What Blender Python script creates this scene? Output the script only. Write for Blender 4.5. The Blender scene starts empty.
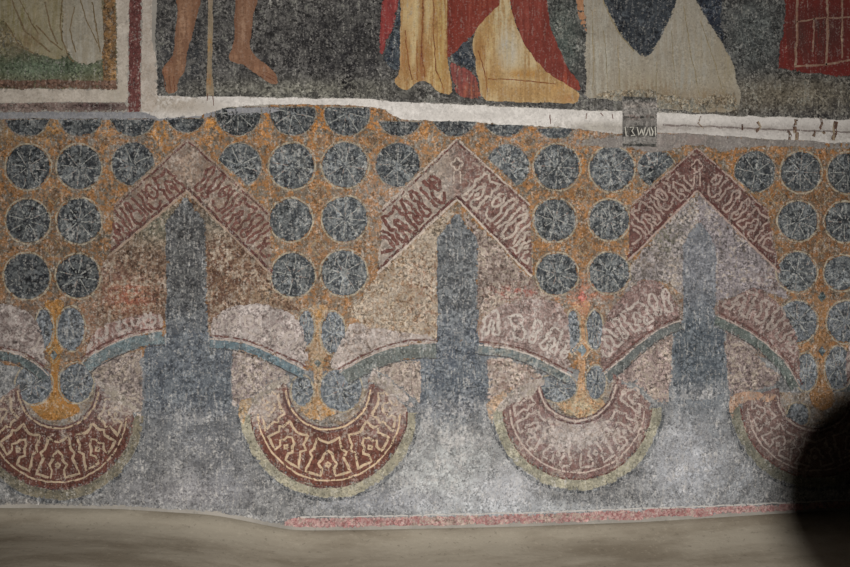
import bpy, math, random
from mathutils import Vector, noise
from mathutils.geometry import delaunay_2d_cdt

random.seed(7)
col = bpy.context.scene.collection
sc = bpy.context.scene

# ------------------------------------------------------------------ camera and the wall plane
CAM = Vector((0.0, -3.0, 1.55))
YAW = math.radians(6.5)
F = 1026.0
FWD = Vector((math.sin(YAW), math.cos(YAW), 0)); RGT = Vector((math.cos(YAW), -math.sin(YAW), 0)); UP = Vector((0, 0, 1))

def W(px, py, off=0.0):
    """point of the painted wall (plane y = -off) that the survey photograph shows at px, py"""
    d = FWD + RGT * ((px - 425.0) / F) + UP * ((283.5 - py) / F)
    t = (-off - CAM.y) / d.y
    return CAM + d * t

def lin(c):
    out = []
    for v in c:
        v = max(0.0, min(1.0, v / 255.0))
        out.append(v / 12.92 if v <= 0.04045 else ((v + 0.055) / 1.055) ** 2.4)
    return tuple(out)

# ------------------------------------------------------------------ materials
def nd(nt, typ, **kw):
    n = nt.nodes.new(typ)
    for k, v in kw.items():
        setattr(n, k, v)
    return n

def math_node(nt, op, a, b=None, c=None, clamp=False):
    n = nd(nt, 'ShaderNodeMath', operation=op, use_clamp=clamp)
    for i, v in enumerate((a, b, c)):
        if v is None: continue
        if isinstance(v, (int, float)): n.inputs[i].default_value = v
        else: nt.links.new(v, n.inputs[i])
    return n.outputs[0]

def mixc(nt, f, a, b, blend='MIX'):
    n = nd(nt, 'ShaderNodeMix', data_type='RGBA', blend_type=blend)
    n.clamp_factor = True
    for s, v in ((0, f), (6, a), (7, b)):
        if isinstance(v, (int, float)): n.inputs[s].default_value = v
        elif isinstance(v, tuple): n.inputs[s].default_value = (*v[:3], 1)
        else: nt.links.new(v, n.inputs[s])
    return n.outputs[2]

def smooth(nt, x, lo, hi):
    n = nd(nt, 'ShaderNodeMapRange', interpolation_type='SMOOTHSTEP')
    for i, v in ((0, x), (1, lo), (2, hi)):
        if isinstance(v, (int, float)): n.inputs[i].default_value = v
        else: nt.links.new(v, n.inputs[i])
    return n.outputs[0]

def tex(nt, pos, scale, detail=4, rough=0.6, stretch=(1, 1, 1), shift=(0, 0, 0), dist=0.0):
    m = nd(nt, 'ShaderNodeMapping')
    m.inputs['Scale'].default_value = stretch
    m.inputs['Location'].default_value = shift
    nt.links.new(pos, m.inputs['Vector'])
    n = nd(nt, 'ShaderNodeTexNoise')
    n.inputs['Scale'].default_value = scale; n.inputs['Detail'].default_value = detail
    n.inputs['Roughness'].default_value = rough; n.inputs['Distortion'].default_value = dist
    nt.links.new(m.outputs[0], n.inputs['Vector'])
    return n.outputs['Fac']

def fresco_material(name, plaster=(160, 152, 146), light=0.5, dark=0.35, streak=0.0, mid=30.0, fine=105.0, bump=0.35, con=0.25, fold=0.0, rag=1.0, low=0.14, sat=0.92):
    """Aged fresco paint: pigment (per surface) flaked down to plaster, scratched, spotted."""
    m = bpy.data.materials.new(name); m.use_nodes = True
    nt = m.node_tree; nt.nodes.clear()
    out = nd(nt, 'ShaderNodeOutputMaterial'); bs = nd(nt, 'ShaderNodeBsdfPrincipled')
    nt.links.new(bs.outputs[0], out.inputs[0])
    bs.inputs['Roughness'].default_value = 0.92
    bs.inputs['Specular IOR Level'].default_value = 0.08
    pos = nd(nt, 'ShaderNodeNewGeometry').outputs['Position']
    A = lambda n, o='Color': nd(nt, 'ShaderNodeAttribute', attribute_name=n).outputs[o]
    c1, c2, wear, veil = A('pigment'), A('pigment_mottle'), A('wear', 'Fac'), A('veil', 'Fac')
    n2 = tex(nt, pos, mid, 5, 0.62)
    n1 = tex(nt, pos, fine, 4, 0.6, shift=(3, 1, 7))
    n1b = tex(nt, pos, fine * 0.8, 4, 0.6, shift=(9, 4, 2), dist=1.2)
    ns = tex(nt, pos, 60, 3, 0.55, stretch=(2.2, 1, 0.35), shift=(1, 0, 5))
    nsh = tex(nt, pos, 60, 3, 0.55, stretch=(0.3, 1, 1.8), shift=(4, 0, 1))
    nl = tex(nt, pos, 15, 4, 0.62, shift=(4, 2, 6), dist=0.6)
    ng = tex(nt, pos, 210, 2, 0.5, shift=(5, 5, 5))
    nc = tex(nt, pos, 125, 2, 0.5, shift=(2, 8, 3), dist=0.8)
    nf = tex(nt, pos, 34, 3, 0.6, stretch=(2.4, 1, 0.22), shift=(6, 0, 2))
    # two-tone mottling of the pigment itself
    f = smooth(nt, math_node(nt, 'ADD', math_node(nt, 'MULTIPLY', n2, 0.5), math_node(nt, 'MULTIPLY', n1b, 0.5)), 0.44, 0.56)
    if fold: f = smooth(nt, math_node(nt, 'ADD', math_node(nt, 'MULTIPLY', nf, fold), math_node(nt, 'MULTIPLY', n1b, 1 - fold)), 0.42, 0.58)
    c = mixc(nt, f, c1, c2)
    # flaking down to the plaster
    w = math_node(nt, 'ADD', math_node(nt, 'MULTIPLY', n1, 0.62), math_node(nt, 'MULTIPLY', n2, 0.38))
    if streak:
        w = math_node(nt, 'ADD', math_node(nt, 'MULTIPLY', w, 1 - streak), math_node(nt, 'MULTIPLY', ns, streak))
    thr = math_node(nt, 'SUBTRACT', 0.70, math_node(nt, 'ADD', math_node(nt, 'MULTIPLY', wear, 0.36), math_node(nt, 'MULTIPLY', math_node(nt, 'SUBTRACT', nl, 0.5), 0.28)))
    wm = smooth(nt, w, math_node(nt, 'SUBTRACT', thr, 0.045), math_node(nt, 'ADD', thr, 0.045))
    pl = mixc(nt, smooth(nt, n2, 0.35, 0.65), lin(plaster), lin(tuple(v * 0.86 for v in plaster)))
    c = mixc(nt, math_node(nt, 'MULTIPLY', wm, 0.8), c, pl)
    # pale veil of lime and dust
    c = mixc(nt, math_node(nt, 'MULTIPLY', veil, math_node(nt, 'ADD', 0.35, math_node(nt, 'MULTIPLY', smooth(nt, n1b, 0.36, 0.6), 0.6))), c, lin((172, 167, 166)))
    # pale scratches and dark pits
    lt = smooth(nt, math_node(nt, 'ADD', math_node(nt, 'MULTIPLY', ng, 0.55), math_node(nt, 'MULTIPLY', ns, 0.45)), 0.53, 0.62)
    c = mixc(nt, math_node(nt, 'MULTIPLY', lt, light), c, lin((182, 177, 170)))
    dk = smooth(nt, math_node(nt, 'ADD', math_node(nt, 'MULTIPLY', n1, 0.45), math_node(nt, 'MULTIPLY', ng, 0.55)), 0.45, 0.36)
    c = mixc(nt, math_node(nt, 'MULTIPLY', dk, dark), c, lin((38, 34, 34)))
    # uneven strength of the paint
    g = nd(nt, 'ShaderNodeMapRange'); nt.links.new(math_node(nt, 'ADD', math_node(nt, 'MULTIPLY', nc, 0.7), math_node(nt, 'MULTIPLY', n1b, 0.3)), g.inputs[0])
    g.inputs[1].default_value = 0.38; g.inputs[2].default_value = 0.62; g.inputs[3].default_value = -con; g.inputs[4].default_value = con
    nm = tex(nt, pos, 22, 3, 0.6, shift=(7, 7, 1))
    gv = math_node(nt, 'ADD', 1.0, math_node(nt, 'MULTIPLY', g.outputs[0], math_node(nt, 'ADD', 0.35, smooth(nt, nm, 0.36, 0.62))))
    gl = nd(nt, 'ShaderNodeMapRange'); nt.links.new(nl, gl.inputs[0])
    gl.inputs[1].default_value = 0.36; gl.inputs[2].default_value = 0.64; gl.inputs[3].default_value = 1 - low; gl.inputs[4].default_value = 1 + low
    hsv = nd(nt, 'ShaderNodeHueSaturation'); nt.links.new(c, hsv.inputs['Color']); nt.links.new(math_node(nt, 'MULTIPLY', gv, gl.outputs[0]), hsv.inputs['Value'])
    hsv.inputs['Saturation'].default_value = sat
    nt.links.new(hsv.outputs[0], bs.inputs['Base Color'])
    b = nd(nt, 'ShaderNodeBump'); b.inputs['Strength'].default_value = bump; b.inputs['Distance'].default_value = 0.0025
    h = math_node(nt, 'ADD', math_node(nt, 'MULTIPLY', n2, 1.2), math_node(nt, 'SUBTRACT', math_node(nt, 'MULTIPLY', n1, 0.5), math_node(nt, 'MULTIPLY', wm, 0.3)))
    nt.links.new(h, b.inputs['Height']); nt.links.new(b.outputs[0], bs.inputs['Normal'])
    # ragged, flaked edge of the paint layer
    edge = A('edge', 'Fac')
    e = math_node(nt, 'ADD', edge, math_node(nt, 'MULTIPLY', math_node(nt, 'SUBTRACT', math_node(nt, 'ADD', math_node(nt, 'MULTIPLY', n1, 0.5), math_node(nt, 'MULTIPLY', nc, 0.5)), 0.5), 5.0 * rag))
    cov = smooth(nt, e, 0.12, 0.34)
    tr = nd(nt, 'ShaderNodeBsdfTransparent'); mx = nd(nt, 'ShaderNodeMixShader')
    nt.links.new(cov, mx.inputs[0]); nt.links.new(tr.outputs[0], mx.inputs[1]); nt.links.new(bs.outputs[0], mx.inputs[2]); nt.links.new(mx.outputs[0], out.inputs[0])
    return m

def plaster_material(name, a, b, scale=6, bump=0.4, flat=True):
    m = bpy.data.materials.new(name); m.use_nodes = True
    nt = m.node_tree; bs = nt.nodes['Principled BSDF']
    bs.inputs['Roughness'].default_value = 0.95; bs.inputs['Specular IOR Level'].default_value = 0.05
    pos = nd(nt, 'ShaderNodeNewGeometry').outputs['Position']
    n2 = tex(nt, pos, scale, 6, 0.6, stretch=(0.5, 1.6, 1.4) if flat else (1, 1, 1))
    n1 = tex(nt, pos, scale * 14, 4, 0.6, shift=(2, 2, 2))
    n0 = tex(nt, pos, 300, 2, 0.5)
    c = mixc(nt, smooth(nt, n2, 0.36, 0.64), lin(a), lin(b))
    c = mixc(nt, math_node(nt, 'MULTIPLY', smooth(nt, n1, 0.55, 0.72), 0.25), c, lin(tuple(v * 1.16 for v in b)))
    c = mixc(nt, math_node(nt, 'MULTIPLY', smooth(nt, n1, 0.40, 0.30), 0.35), c, lin(tuple(v * 0.7 for v in a)))
    c = mixc(nt, math_node(nt, 'MULTIPLY', smooth(nt, n0, 0.66, 0.74), 0.4), c, lin((165, 158, 145)))
    nt.links.new(c, bs.inputs['Base Color'])
    bm = nd(nt, 'ShaderNodeBump'); bm.inputs['Strength'].default_value = bump; bm.inputs['Distance'].default_value = 0.006
    nt.links.new(math_node(nt, 'ADD', n2, math_node(nt, 'MULTIPLY', n1, 0.25)), bm.inputs['Height']); nt.links.new(bm.outputs[0], bs.inputs['Normal'])
    return m

M = {
 'ground':  fresco_material('scene_ground_fresco', (112, 112, 104), 0.22, 0.55, 0.25, con=0.52, low=.2),
 'cloth':   fresco_material('drapery_fresco', (158, 142, 116), 0.14, 0.22, 0.5, bump=0.25, con=.12, fold=.7, rag=.6, low=.06, sat=.95),
 'skin':    fresco_material('flesh_fresco', (140, 112, 92), 0.10, 0.25, 0.3, bump=0.2, con=.10, fold=.5, rag=.5, low=.05),
 'white':   fresco_material('limewash_band_fresco', (150, 140, 132), 0.25, 0.2, 0.1, mid=22, con=.10, rag=.8, low=.06),
 'field':   fresco_material('dado_field_fresco', (164, 162, 160), 0.35, 0.6, 0.15, mid=26, fine=85, con=0.34, low=.18),
 'ochre':   fresco_material('ochre_field_fresco', (124, 117, 108), 0.34, 0.55, 0.1, mid=40, fine=95, con=0.42, low=.2, sat=1.0),
 'speck':   fresco_material('speckled_field_fresco', (148, 134, 118), 0.28, 0.6, 0.1, mid=55, fine=92, con=0.50, rag=1.8, low=.2),
 'blue':    fresco_material('blue_roundel_fresco', (128, 130, 128), 0.34, 0.5, 0.2, mid=42, fine=95, con=0.50, rag=.7, low=.16),
 'red':     fresco_material('red_band_fresco', (154, 138, 124), 0.3, 0.36, 0.05, mid=48, con=0.36, rag=1.1, low=.14),
 'worn':    fresco_material('worn_band_fresco', (160, 148, 142), 0.4, 0.35, 0.05, mid=50, fine=90, con=0.38, rag=1.5, low=.16),
 'line':    fresco_material('pale_stroke_fresco', (120, 92, 84), 0.15, 0.3, 0.1, mid=60, bump=0.15, con=.18, rag=.8, low=.1),
 'pillar':  fresco_material('slate_pillar_fresco', (132, 134, 136), 0.34, 0.45, 0.35, fine=95, con=0.42, rag=1.2, low=.14),
}

# ------------------------------------------------------------------ mesh helpers
def jit(px, py, amp, fr=0.16):
    v = noise.noise_vector(Vector((px * fr, py * fr, 3.3))) + noise.noise_vector(Vector((px * fr * .35, py * fr * .35, 8.1))) * 1.2
    return px + v.x * amp, py + v.y * amp

def resample(pts, step=4.0, closed=True):
    out = []
    n = len(pts)
    for i in range(n if closed else n - 1):
        a, b = pts[i], pts[(i + 1) % n]
        L = math.hypot(b[0] - a[0], b[1] - a[1]); k = max(1, int(L / step))
        for j in range(k):
            out.append((a[0] + (b[0] - a[0]) * j / k, a[1] + (b[1] - a[1]) * j / k))
    if not closed: out.append(tuple(pts[-1]))
    return out

def chaikin(pts, it=2, closed=True):
    for _ in range(it):
        o = []; n = len(pts)
        if not closed: o.append(pts[0])
        for i in range(n if closed else n - 1):
            a, b = pts[i], pts[(i + 1) % n]
            o.append((a[0] * .75 + b[0] * .25, a[1] * .75 + b[1] * .25)); o.append((a[0] * .25 + b[0] * .75, a[1] * .25 + b[1] * .75))
        if not closed: o.append(pts[-1])
        pts = o
    return pts

def val(v, x, y):
    return v(x, y) if callable(v) else v

def zones(base, lst):
    """pigment that changes from place to place: soft ellipses (cx, cy, rx, ry, value, strength)"""
    def f(x, y):
        c = base
        for cx, cy, rx, ry, v, s in lst:
            k = math.exp(-(((x - cx) / rx) ** 2 + ((y - cy) / ry) ** 2) ** 1.3) * s
            if k < 0.01: continue
            c = tuple(a * (1 - k) + b * k for a, b in zip(c, v)) if isinstance(c, tuple) else c * (1 - k) + v * k
        return c
    return f

def emit(name, V2, faces, mat, parent, off, c1, c2, wear, veil, edge):
    org = parent_origin(parent)
    me = bpy.data.meshes.new(name)
    me.from_pydata([tuple(W(x, y, off) - org) for x, y in V2], [], faces)
    me.update()
    # faces look at the room
    if me.polygons and sum(p.normal.y * p.area for p in me.polygons) > 0:
        me.flip_normals()
    for an, v in (('pigment', c1), ('pigment_mottle', c2)):
        at = me.attributes.new(an, 'FLOAT_COLOR', 'POINT')
        for i, (x, y) in enumerate(V2): at.data[i].color = (*lin(val(v, x, y)), 1)
    for an, v in (('wear', wear), ('veil', veil)):
        at = me.attributes.new(an, 'FLOAT', 'POINT')
        for i, (x, y) in enumerate(V2): at.data[i].value = val(v, x, y)
    at = me.attributes.new('edge', 'FLOAT', 'POINT')
    for i in range(len(V2)): at.data[i].value = edge(i)
    me.materials.append(mat)
    o = bpy.data.objects.new(name, me); col.objects.link(o)
    if parent is not None: o.parent = parent
    else: o.location = org
    return o

def parent_origin(p):
    v = Vector((0, 0, 0))
    while p is not None:
        v += p.location; p = p.parent
    return v

def area(name, pts, mat, parent, off, c1, c2=None, wear=0.3, veil=0.0, grid=7.0, j=1.2, round_=0):
    if round_: pts = chaikin(pts, round_)
    if j: pts = resample(pts, 4.0); pts = [jit(x, y, j) for x, y in pts]
    n = len(pts)
    x0, x1 = min(p[0] for p in pts), max(p[0] for p in pts); y0, y1 = min(p[1] for p in pts), max(p[1] for p in pts)
    vin = [Vector(p) for p in pts]
    gx = x0 + grid * .5
    while gx < x1:
        gy = y0 + grid * .5
        while gy < y1:
            inside = False; k = n - 1
            for i in range(n):
                a, b = pts[i], pts[k]
                if (a[1] > gy) != (b[1] > gy) and gx < (b[0] - a[0]) * (gy - a[1]) / (b[1] - a[1]) + a[0]: inside = not inside
                k = i
            if inside: vin.append(Vector((gx, gy)))
            gy += grid
        gx += grid
    r = delaunay_2d_cdt(vin, [(i, (i + 1) % n) for i in range(n)], [], 1, 1e-4)
    V2 = [(v.x, v.y) for v in r[0]]
    org = r[3]
    return emit(name, V2, [list(f) for f in r[2]], mat, parent, off, c1, c2 or c1, wear, veil, lambda i: 0.0 if (org[i] and min(org[i]) < n) else 1.6)

def ribbon_geo(lines, j=0.7):
    """lines = [(points, width, closed)] -> vertices, faces"""
    V, Fc = [], []
    for pts, w, closed in lines:
        pts = resample(pts, 3.0, closed)
        pts = [jit(x, y, j, 0.3) for x, y in pts]
        n = len(pts); b = len(V)
        for i in range(n):
            a = pts[i - 1] if (i > 0 or closed) else pts[0]
            c = pts[(i + 1) % n] if (i < n - 1 or closed) else pts[-1]
            dx, dy = c[0] - a[0], c[1] - a[1]; L = math.hypot(dx, dy) or 1
            ww = w * (0.85 + 0.5 * noise.noise(Vector((pts[i][0] * .2, pts[i][1] * .2, 9)))) * .5
            V.append((pts[i][0] - dy / L * ww, pts[i][1] + dx / L * ww)); V.append((pts[i][0] + dy / L * ww, pts[i][1] - dx / L * ww))
        for i in range(n if closed else n - 1):
            k = (i + 1) % n
            Fc.append([b + 2 * i, b + 2 * k, b + 2 * k + 1, b + 2 * i + 1])
    return V, Fc

def lines(name, ls, mat, parent, off, c1, c2=None, wear=0.3, veil=0.0, j=0.7):
    V, Fc = ribbon_geo(ls, j)
    wv = wear
    return emit(name, V, Fc, mat, parent, off, c1, c2 or c1, wear, veil, lambda i: .78 - .75 * val(wv, *V[i]))

def empty(name, loc, parent=None, **props):
    o = bpy.data.objects.new(name, None); col.objects.link(o)
    o.empty_display_size = 0.05
    o.location = Vector(loc) - parent_origin(parent)
    o.parent = parent
    for k, v in props.items(): o[k] = v
    return o

def arc(cx, cy, r, a0, a1, n=None, ry=None):
    n = n or max(6, int(abs(a1 - a0) * r / 57.3 / 3.5)); ry = ry or r
    return [(cx + r * math.cos(math.radians(a0 + (a1 - a0) * i / n)), cy + ry * math.sin(math.radians(a0 + (a1 - a0) * i / n))) for i in range(n + 1)]

def shift_line(pts, d):
    """copy of an open line moved sideways by d"""
    o = []
    for i, p in enumerate(pts):
        a = pts[max(0, i - 1)]; b = pts[min(len(pts) - 1, i + 1)]
        dx, dy = b[0] - a[0], b[1] - a[1]; L = math.hypot(dx, dy) or 1
        o.append((p[0] - dy / L * d, p[1] + dx / L * d))
    return o

# ornament: pseudo-letter strokes in a band, u along, v across
MOT = {
 'omega': [[(.14, .08), (.14, .36), (.05, .46), (.14, .57), (.07, .96), (.36, .98), (.38, .80), (.30, .69), (.38, .57), (.39, .46), (.50, .36), (.61, .46), (.62, .57), (.70, .69), (.62, .80), (.64, .98), (.93, .96), (.86, .57), (.95, .46), (.86, .36), (.86, .08), (.66, .14), (.5, .17), (.34, .14), (.14, .08)], [(.45, .69), (.5, .63), (.55, .69), (.5, .75), (.45, .69)]],
 'pair': [[(.30, .08), (.28, .38), (.18, .46), (.26, .56), (.10, .93), (.40, .98), (.41, .80), (.33, .70), (.41, .60), (.41, .50), (.50, .40), (.59, .50), (.59, .60), (.67, .70), (.59, .80), (.60, .98), (.90, .93), (.74, .56), (.82, .46), (.72, .38), (.70, .08), (.50, .14), (.30, .08)], [(.46, .72), (.5, .68), (.54, .72), (.5, .76), (.46, .72)]],
 'feet': [[(.08, .30), (.22, .06), (.40, .28), (.33, .44), (.42, .52), (.50, .95), (.18, .90), (.26, .56), (.16, .46), (.08, .30)], [(.66, .08), (.60, .40), (.70, .50), (.62, .94), (.92, .90), (.84, .50), (.93, .42), (.86, .12), (.66, .08)], [(.74, .66), (.8, .70), (.74, .78)]],
 'eye':  [[(.14, .20), (.40, .12), (.48, .40), (.34, .62), (.12, .52), (.14, .20)], [(.27, .32), (.32, .42)], [(.60, .10), (.58, .46), (.74, .58), (.70, .92), (.40, .88), (.20, .74)], [(.86, .14), (.80, .36), (.92, .56), (.86, .90)]],
 'key':  [[(.12, .10), (.16, .55), (.06, .90)], [(.34, .92), (.30, .58), (.44, .44), (.36, .24), (.50, .10), (.64, .24), (.56, .44), (.70, .58), (.66, .92), (.34, .92)], [(.88, .10), (.84, .55), (.94, .90)]],
}

def ornament(mapf, n, order, w, keep=1.0, lo=0.06, hi=0.94):
    ls = []
    for i in range(n):
        mt = MOT[order[i % len(order)]]
        flip = (i // len(order)) % 2
        for s in mt:
            if random.random() > keep: continue
            pts = []
            for u, v in s:
                if flip: u = 1 - u
                pts.append(mapf((i + u) / n, lo + (hi - lo) * v))
            ls.append((chaikin(pts, 0 if mt is MOT['omega'] else 1, False), w, False))
    return ls

def nofs(base, lst): return zones(base, lst)

# ================================================================== THE SETTING
def box_mesh(name, x0, x1, y0, y1, z0, z1, mat):
    me = bpy.data.meshes.new(name)
    V = [(x, y, z) for x in (x0, x1) for y in (y0, y1) for z in (z0, z1)]
    me.from_pydata(V, [], [(0, 1, 3, 2), (4, 6, 7, 5), (0, 4, 5, 1), (2, 3, 7, 6), (0, 2, 6, 4), (1, 5, 7, 3)])
    me.materials.append(mat); me.update()
    o = bpy.data.objects.new(name, me); col.objects.link(o); return o

m_wall = plaster_material('bare_lime_plaster', (128, 124, 118), (150, 145, 138), 5, 0.5, False)
m_ledge = plaster_material('worn_beige_plaster', (128, 119, 105), (156, 148, 134), 5, 0.5)
m_floor = plaster_material('worn_stone_floor', (84, 78, 70), (104, 97, 88), 3, 0.5)
wl = box_mesh('wall_back', -2.6, 3.4, 0.0, 0.35, 0.0, 3.2, m_wall); wl['kind'] = 'structure'
fl = box_mesh('floor', -2.6, 3.4, -4.2, 0.35, -0.12, 0.0, m_floor); fl['kind'] = 'structure'

# the plastered masonry bench that runs along the foot of the painting
TOP = [(-260, 503), (-60, 505), (0, 507), (60, 507), (120, 508), (200, 513), (290, 519), (360, 518.5), (430, 517), (520, 515), (630, 511), (735, 507), (850, 502), (940, 498), (1150, 492)]
def top_y(x):
    for a, b in zip(TOP, TOP[1:]):
        if a[0] <= x <= b[0]:
            t = (x - a[0]) / (b[0] - a[0]); return a[1] + (b[1] - a[1]) * t
    return TOP[0][1] if x < TOP[0][0] else TOP[-1][1]
def bench_y(x):
    t = max(0.0, min(1.0, (x - 200) / 110)); return top_y(x) + 1 + (10.5 - max(0, min(3, (x - 640) / 45))) * t * t * (3 - 2 * t)
prof = [(0.0008, 0.0), (0.010, -0.003), (0.024, -0.012), (0.040, -0.024), (0.062, -0.034), (0.10, -0.042), (0.16, -0.048), (0.25, -0.052), (0.36, -0.055), (0.46, -0.060), (0.53, -0.070), (0.565, -0.10), (0.575, -0.16), (0.575, -0.5), (0.575, None)]
V, Fc = [], []
xs = [-260 + i * 12 for i in range(int(1400 / 12))]
for x in xs:
    p = W(x, bench_y(x))
    ss = max(0.0, min(1.0, (x - 60) / 260)); ss = ss * ss * (3 - 2 * ss)
    for k, (d, dz) in enumerate(prof):
        wob = 0.004 * noise.noise(Vector((p.x * 5, d * 9, 0))) + 0.0015 * noise.noise(Vector((p.x * 22, d * 30, 4)))
        z = 0.0 if dz is None else p.z + dz - max(0, min(d, .55) - .05) * (.03 + .16 * ss) + (wob if k > 1 else 0)
        V.append((p.x, -d - (wob if 1 < k else 0), z))
n = len(prof)
for i in range(len(xs) - 1):
    for k in range(n - 1):
        a = i * n + k; Fc.append((a, a + 1, a + n + 1, a + n))
me = bpy.data.meshes.new('masonry_bench'); me.from_pydata([(x, y, z) for x, y, z in V], [], Fc)
me.update()
if sum(p.normal.z * p.area for p in me.polygons) < 0: me.flip_normals()
for p in me.polygons: p.use_smooth = True
me.materials.append(m_ledge)
bench = bpy.data.objects.new('masonry_bench', me); col.objects.link(bench)
bench['label'] = 'beige plastered bench ledge running along the foot of the painted wall'; bench['category'] = 'bench'

# ================================================================== UPPER REGISTER
base_z = W(425, 104).z
# ---- left scene
ls_ = empty('fresco_scene', W(50, 89, 0.001), label='faded fresco scene with pale robe hem above green ground, cut by the left edge', category='fresco')
area('scene_ground', [(-70, -50), (118, -50), (118, 90), (-70, 90)], M['ground'], ls_, 0.0010,
     zones((122, 112, 88), [(40, 68, 90, 14, (84, 98, 80), .95), (10, 40, 30, 18, (110, 100, 82), .8), (8, 0, 18, 30, (105, 102, 62), .7), (-40, 10, 40, 60, (112, 106, 78), .8)]),
     zones((112, 100, 74), [(40, 66, 90, 16, (70, 84, 66), .95), (30, 72, 20, 8, (120, 126, 108), .5)]), wear=0.35)
pr = empty('painted_person', W(60, 66, 0.0013), ls_, label='pale robed figure seen from the knees down')
area('robe', [(-50, -50), (66, -50), (66, 0), (62, 20), (64, 38), (70, 56), (58, 60), (45, 56), (30, 52), (18, 42), (8, 26), (-6, 14), (-50, 20)], M['cloth'], pr, 0.0013,
     zones((128, 118, 88), [(40, 5, 14, 30, (146, 136, 110), .8), (20, 12, 9, 30, (120, 112, 70), .7), (52, 40, 14, 12, (140, 136, 118), .8)]),
     zones((142, 134, 112), [(30, 40, 14, 10, (104, 84, 54), .7)]), wear=0.3, round_=2)
area('mantle', [(62, -50), (99, -50), (101, 0), (104, 20), (106, 40), (108, 58), (96, 64), (76, 65), (68, 54), (61, 40), (62, 15)], M['cloth'], pr, 0.0015,
     zones((150, 144, 132), [(74, 10, 5, 30, (138, 132, 112), .7), (84, 50, 20, 14, (158, 154, 142), .6)]), (140, 132, 116), wear=0.25, round_=2)
lines('fold_lines', [([(63, 0), (60, 22), (62, 40), (70, 58), (74, 62)], 1.7, False), ([(20, 0), (30, 20), (38, 34)], 1.4, False), ([(36, 26), (50, 40), (62, 50)], 1.6, False), ([(80, 0), (88, 24), (98, 44)], 1.2, False), ([(5, 22), (20, 46), (34, 54)], 1.4, False), ([(74, 6), (70, 30), (76, 52)], 1.4, False), ([(92, 2), (97, 30), (100, 52)], 1.6, False), ([(12, 0), (24, 30), (50, 52)], 2.2, False), ([(45, 2), (50, 26), (58, 44)], 1.8, False)],
      M['cloth'], pr, 0.0017, (100, 84, 58), (116, 100, 76), wear=0.2)
area('inner_border', [(103, -50), (117, -50), (117, 88), (103, 88)], M['ground'], ls_, 0.0018, (136, 102, 62), (88, 70, 52), wear=0.25)
area('inner_border', [(-70, 79), (117, 80), (117, 90), (-70, 88)], M['ground'], ls_, 0.0019, (112, 86, 72), (94, 72, 60), wear=0.2)

# ---- painted frame between the scenes
fr = empty('fresco_border', W(134, 112, 0.001), label='white and dull red painted upright frame strips between the two scenes', category='painted frame')
area('white_strip', [(116, -50), (130, -50), (129, 102), (-70, 104), (-70, 88), (114, 89), (116, 86)], M['white'], fr, 0.0021, zones((182, 172, 160), [(118, 93, 12, 12, (148, 140, 124), .6)]), (164, 154, 142), wear=0.15, j=.6)
area('red_strip', [(129, -50), (142, -50), (141, 112), (128, 112)], M['red'], fr, 0.0022, (104, 62, 58), (90, 50, 48), wear=0.28, j=.6)
area('lower_strip', [(-70, 103), (129, 102), (129, 112), (-70, 112)], M['ground'], fr, 0.0023, zones((122, 108, 100), [(95, 107, 28, 4, (52, 34, 36), .9), (8, 105, 10, 4, (60, 50, 48), .8), (40, 105, 12, 4, (80, 60, 54), .6)]), zones((116, 98, 92), [(100, 107, 20, 5, (40, 24, 28), .8)]), wear=0.3, j=.6)
area('white_strip', [(142, -50), (152, -50), (152, 40), (157, 60), (158, 96), (158, 112), (141, 112)], M['white'], fr, 0.0024, zones((178, 168, 158), [(148, 60, 3, 60, (134, 124, 112), .6)]), (158, 146, 134), wear=0.2, j=.6)
area('grey_margin', [(-70, 111), (141, 111), (235, 109), (235, 106), (280, 106), (280, 112), (160, 121), (-70, 118)], M['white'], fr, 0.0020, (134, 134, 138), (122, 122, 126), wear=0.2, j=.8)

# ---- right scene
rs = empty('fresco_scene', W(500, 106, 0.001), label='fresco scene of standing robed figures and bare legs on dark ground', category='fresco')
GB = [(156, 97), (225, 97), (300, 98), (380, 100), (420, 103), (500, 107), (570, 110), (620, 112), (660, 113), (740, 116), (850, 120), (930, 123)]
area('scene_ground', [(156, -50), (930, -50)] + GB[::-1], M['ground'], rs, 0.0010,
     zones((52, 51, 51), [(330, 55, 60, 45, (40, 39, 41), .85), (180, 60, 40, 30, (54, 56, 60), .7), (300, 88, 120, 12, (92, 90, 82), .7), (345, 78, 12, 14, (20, 19, 22), .95), (564, 40, 20, 40, (66, 74, 70), .9), (710, 20, 14, 26, (38, 44, 54), .9),
                          (752, 35, 30, 40, (66, 70, 70), .8), (790, 92, 70, 16, (98, 90, 76), .9), (700, 108, 60, 8, (96, 84, 66), .8), (540, 107, 22, 3, (36, 38, 44), .9), (620, 104, 60, 8, (92, 90, 84), .7), (480, 104, 110, 5, (84, 82, 76), .7)]),
     zones((86, 84, 82), [(345, 45, 45, 40, (58, 57, 56), .8), (560, 40, 22, 50, (84, 90, 84), .8), (755, 30, 34, 50, (84, 88, 86), .9), (800, 95, 90, 20, (112, 104, 88), .8), (300, 90, 130, 10, (118, 116, 104), .8)]),
     zones(0.34, [(340, 60, 50, 40, .15, .9), (760, 30, 40, 40, .2, .7)]), grid=6)

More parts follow.
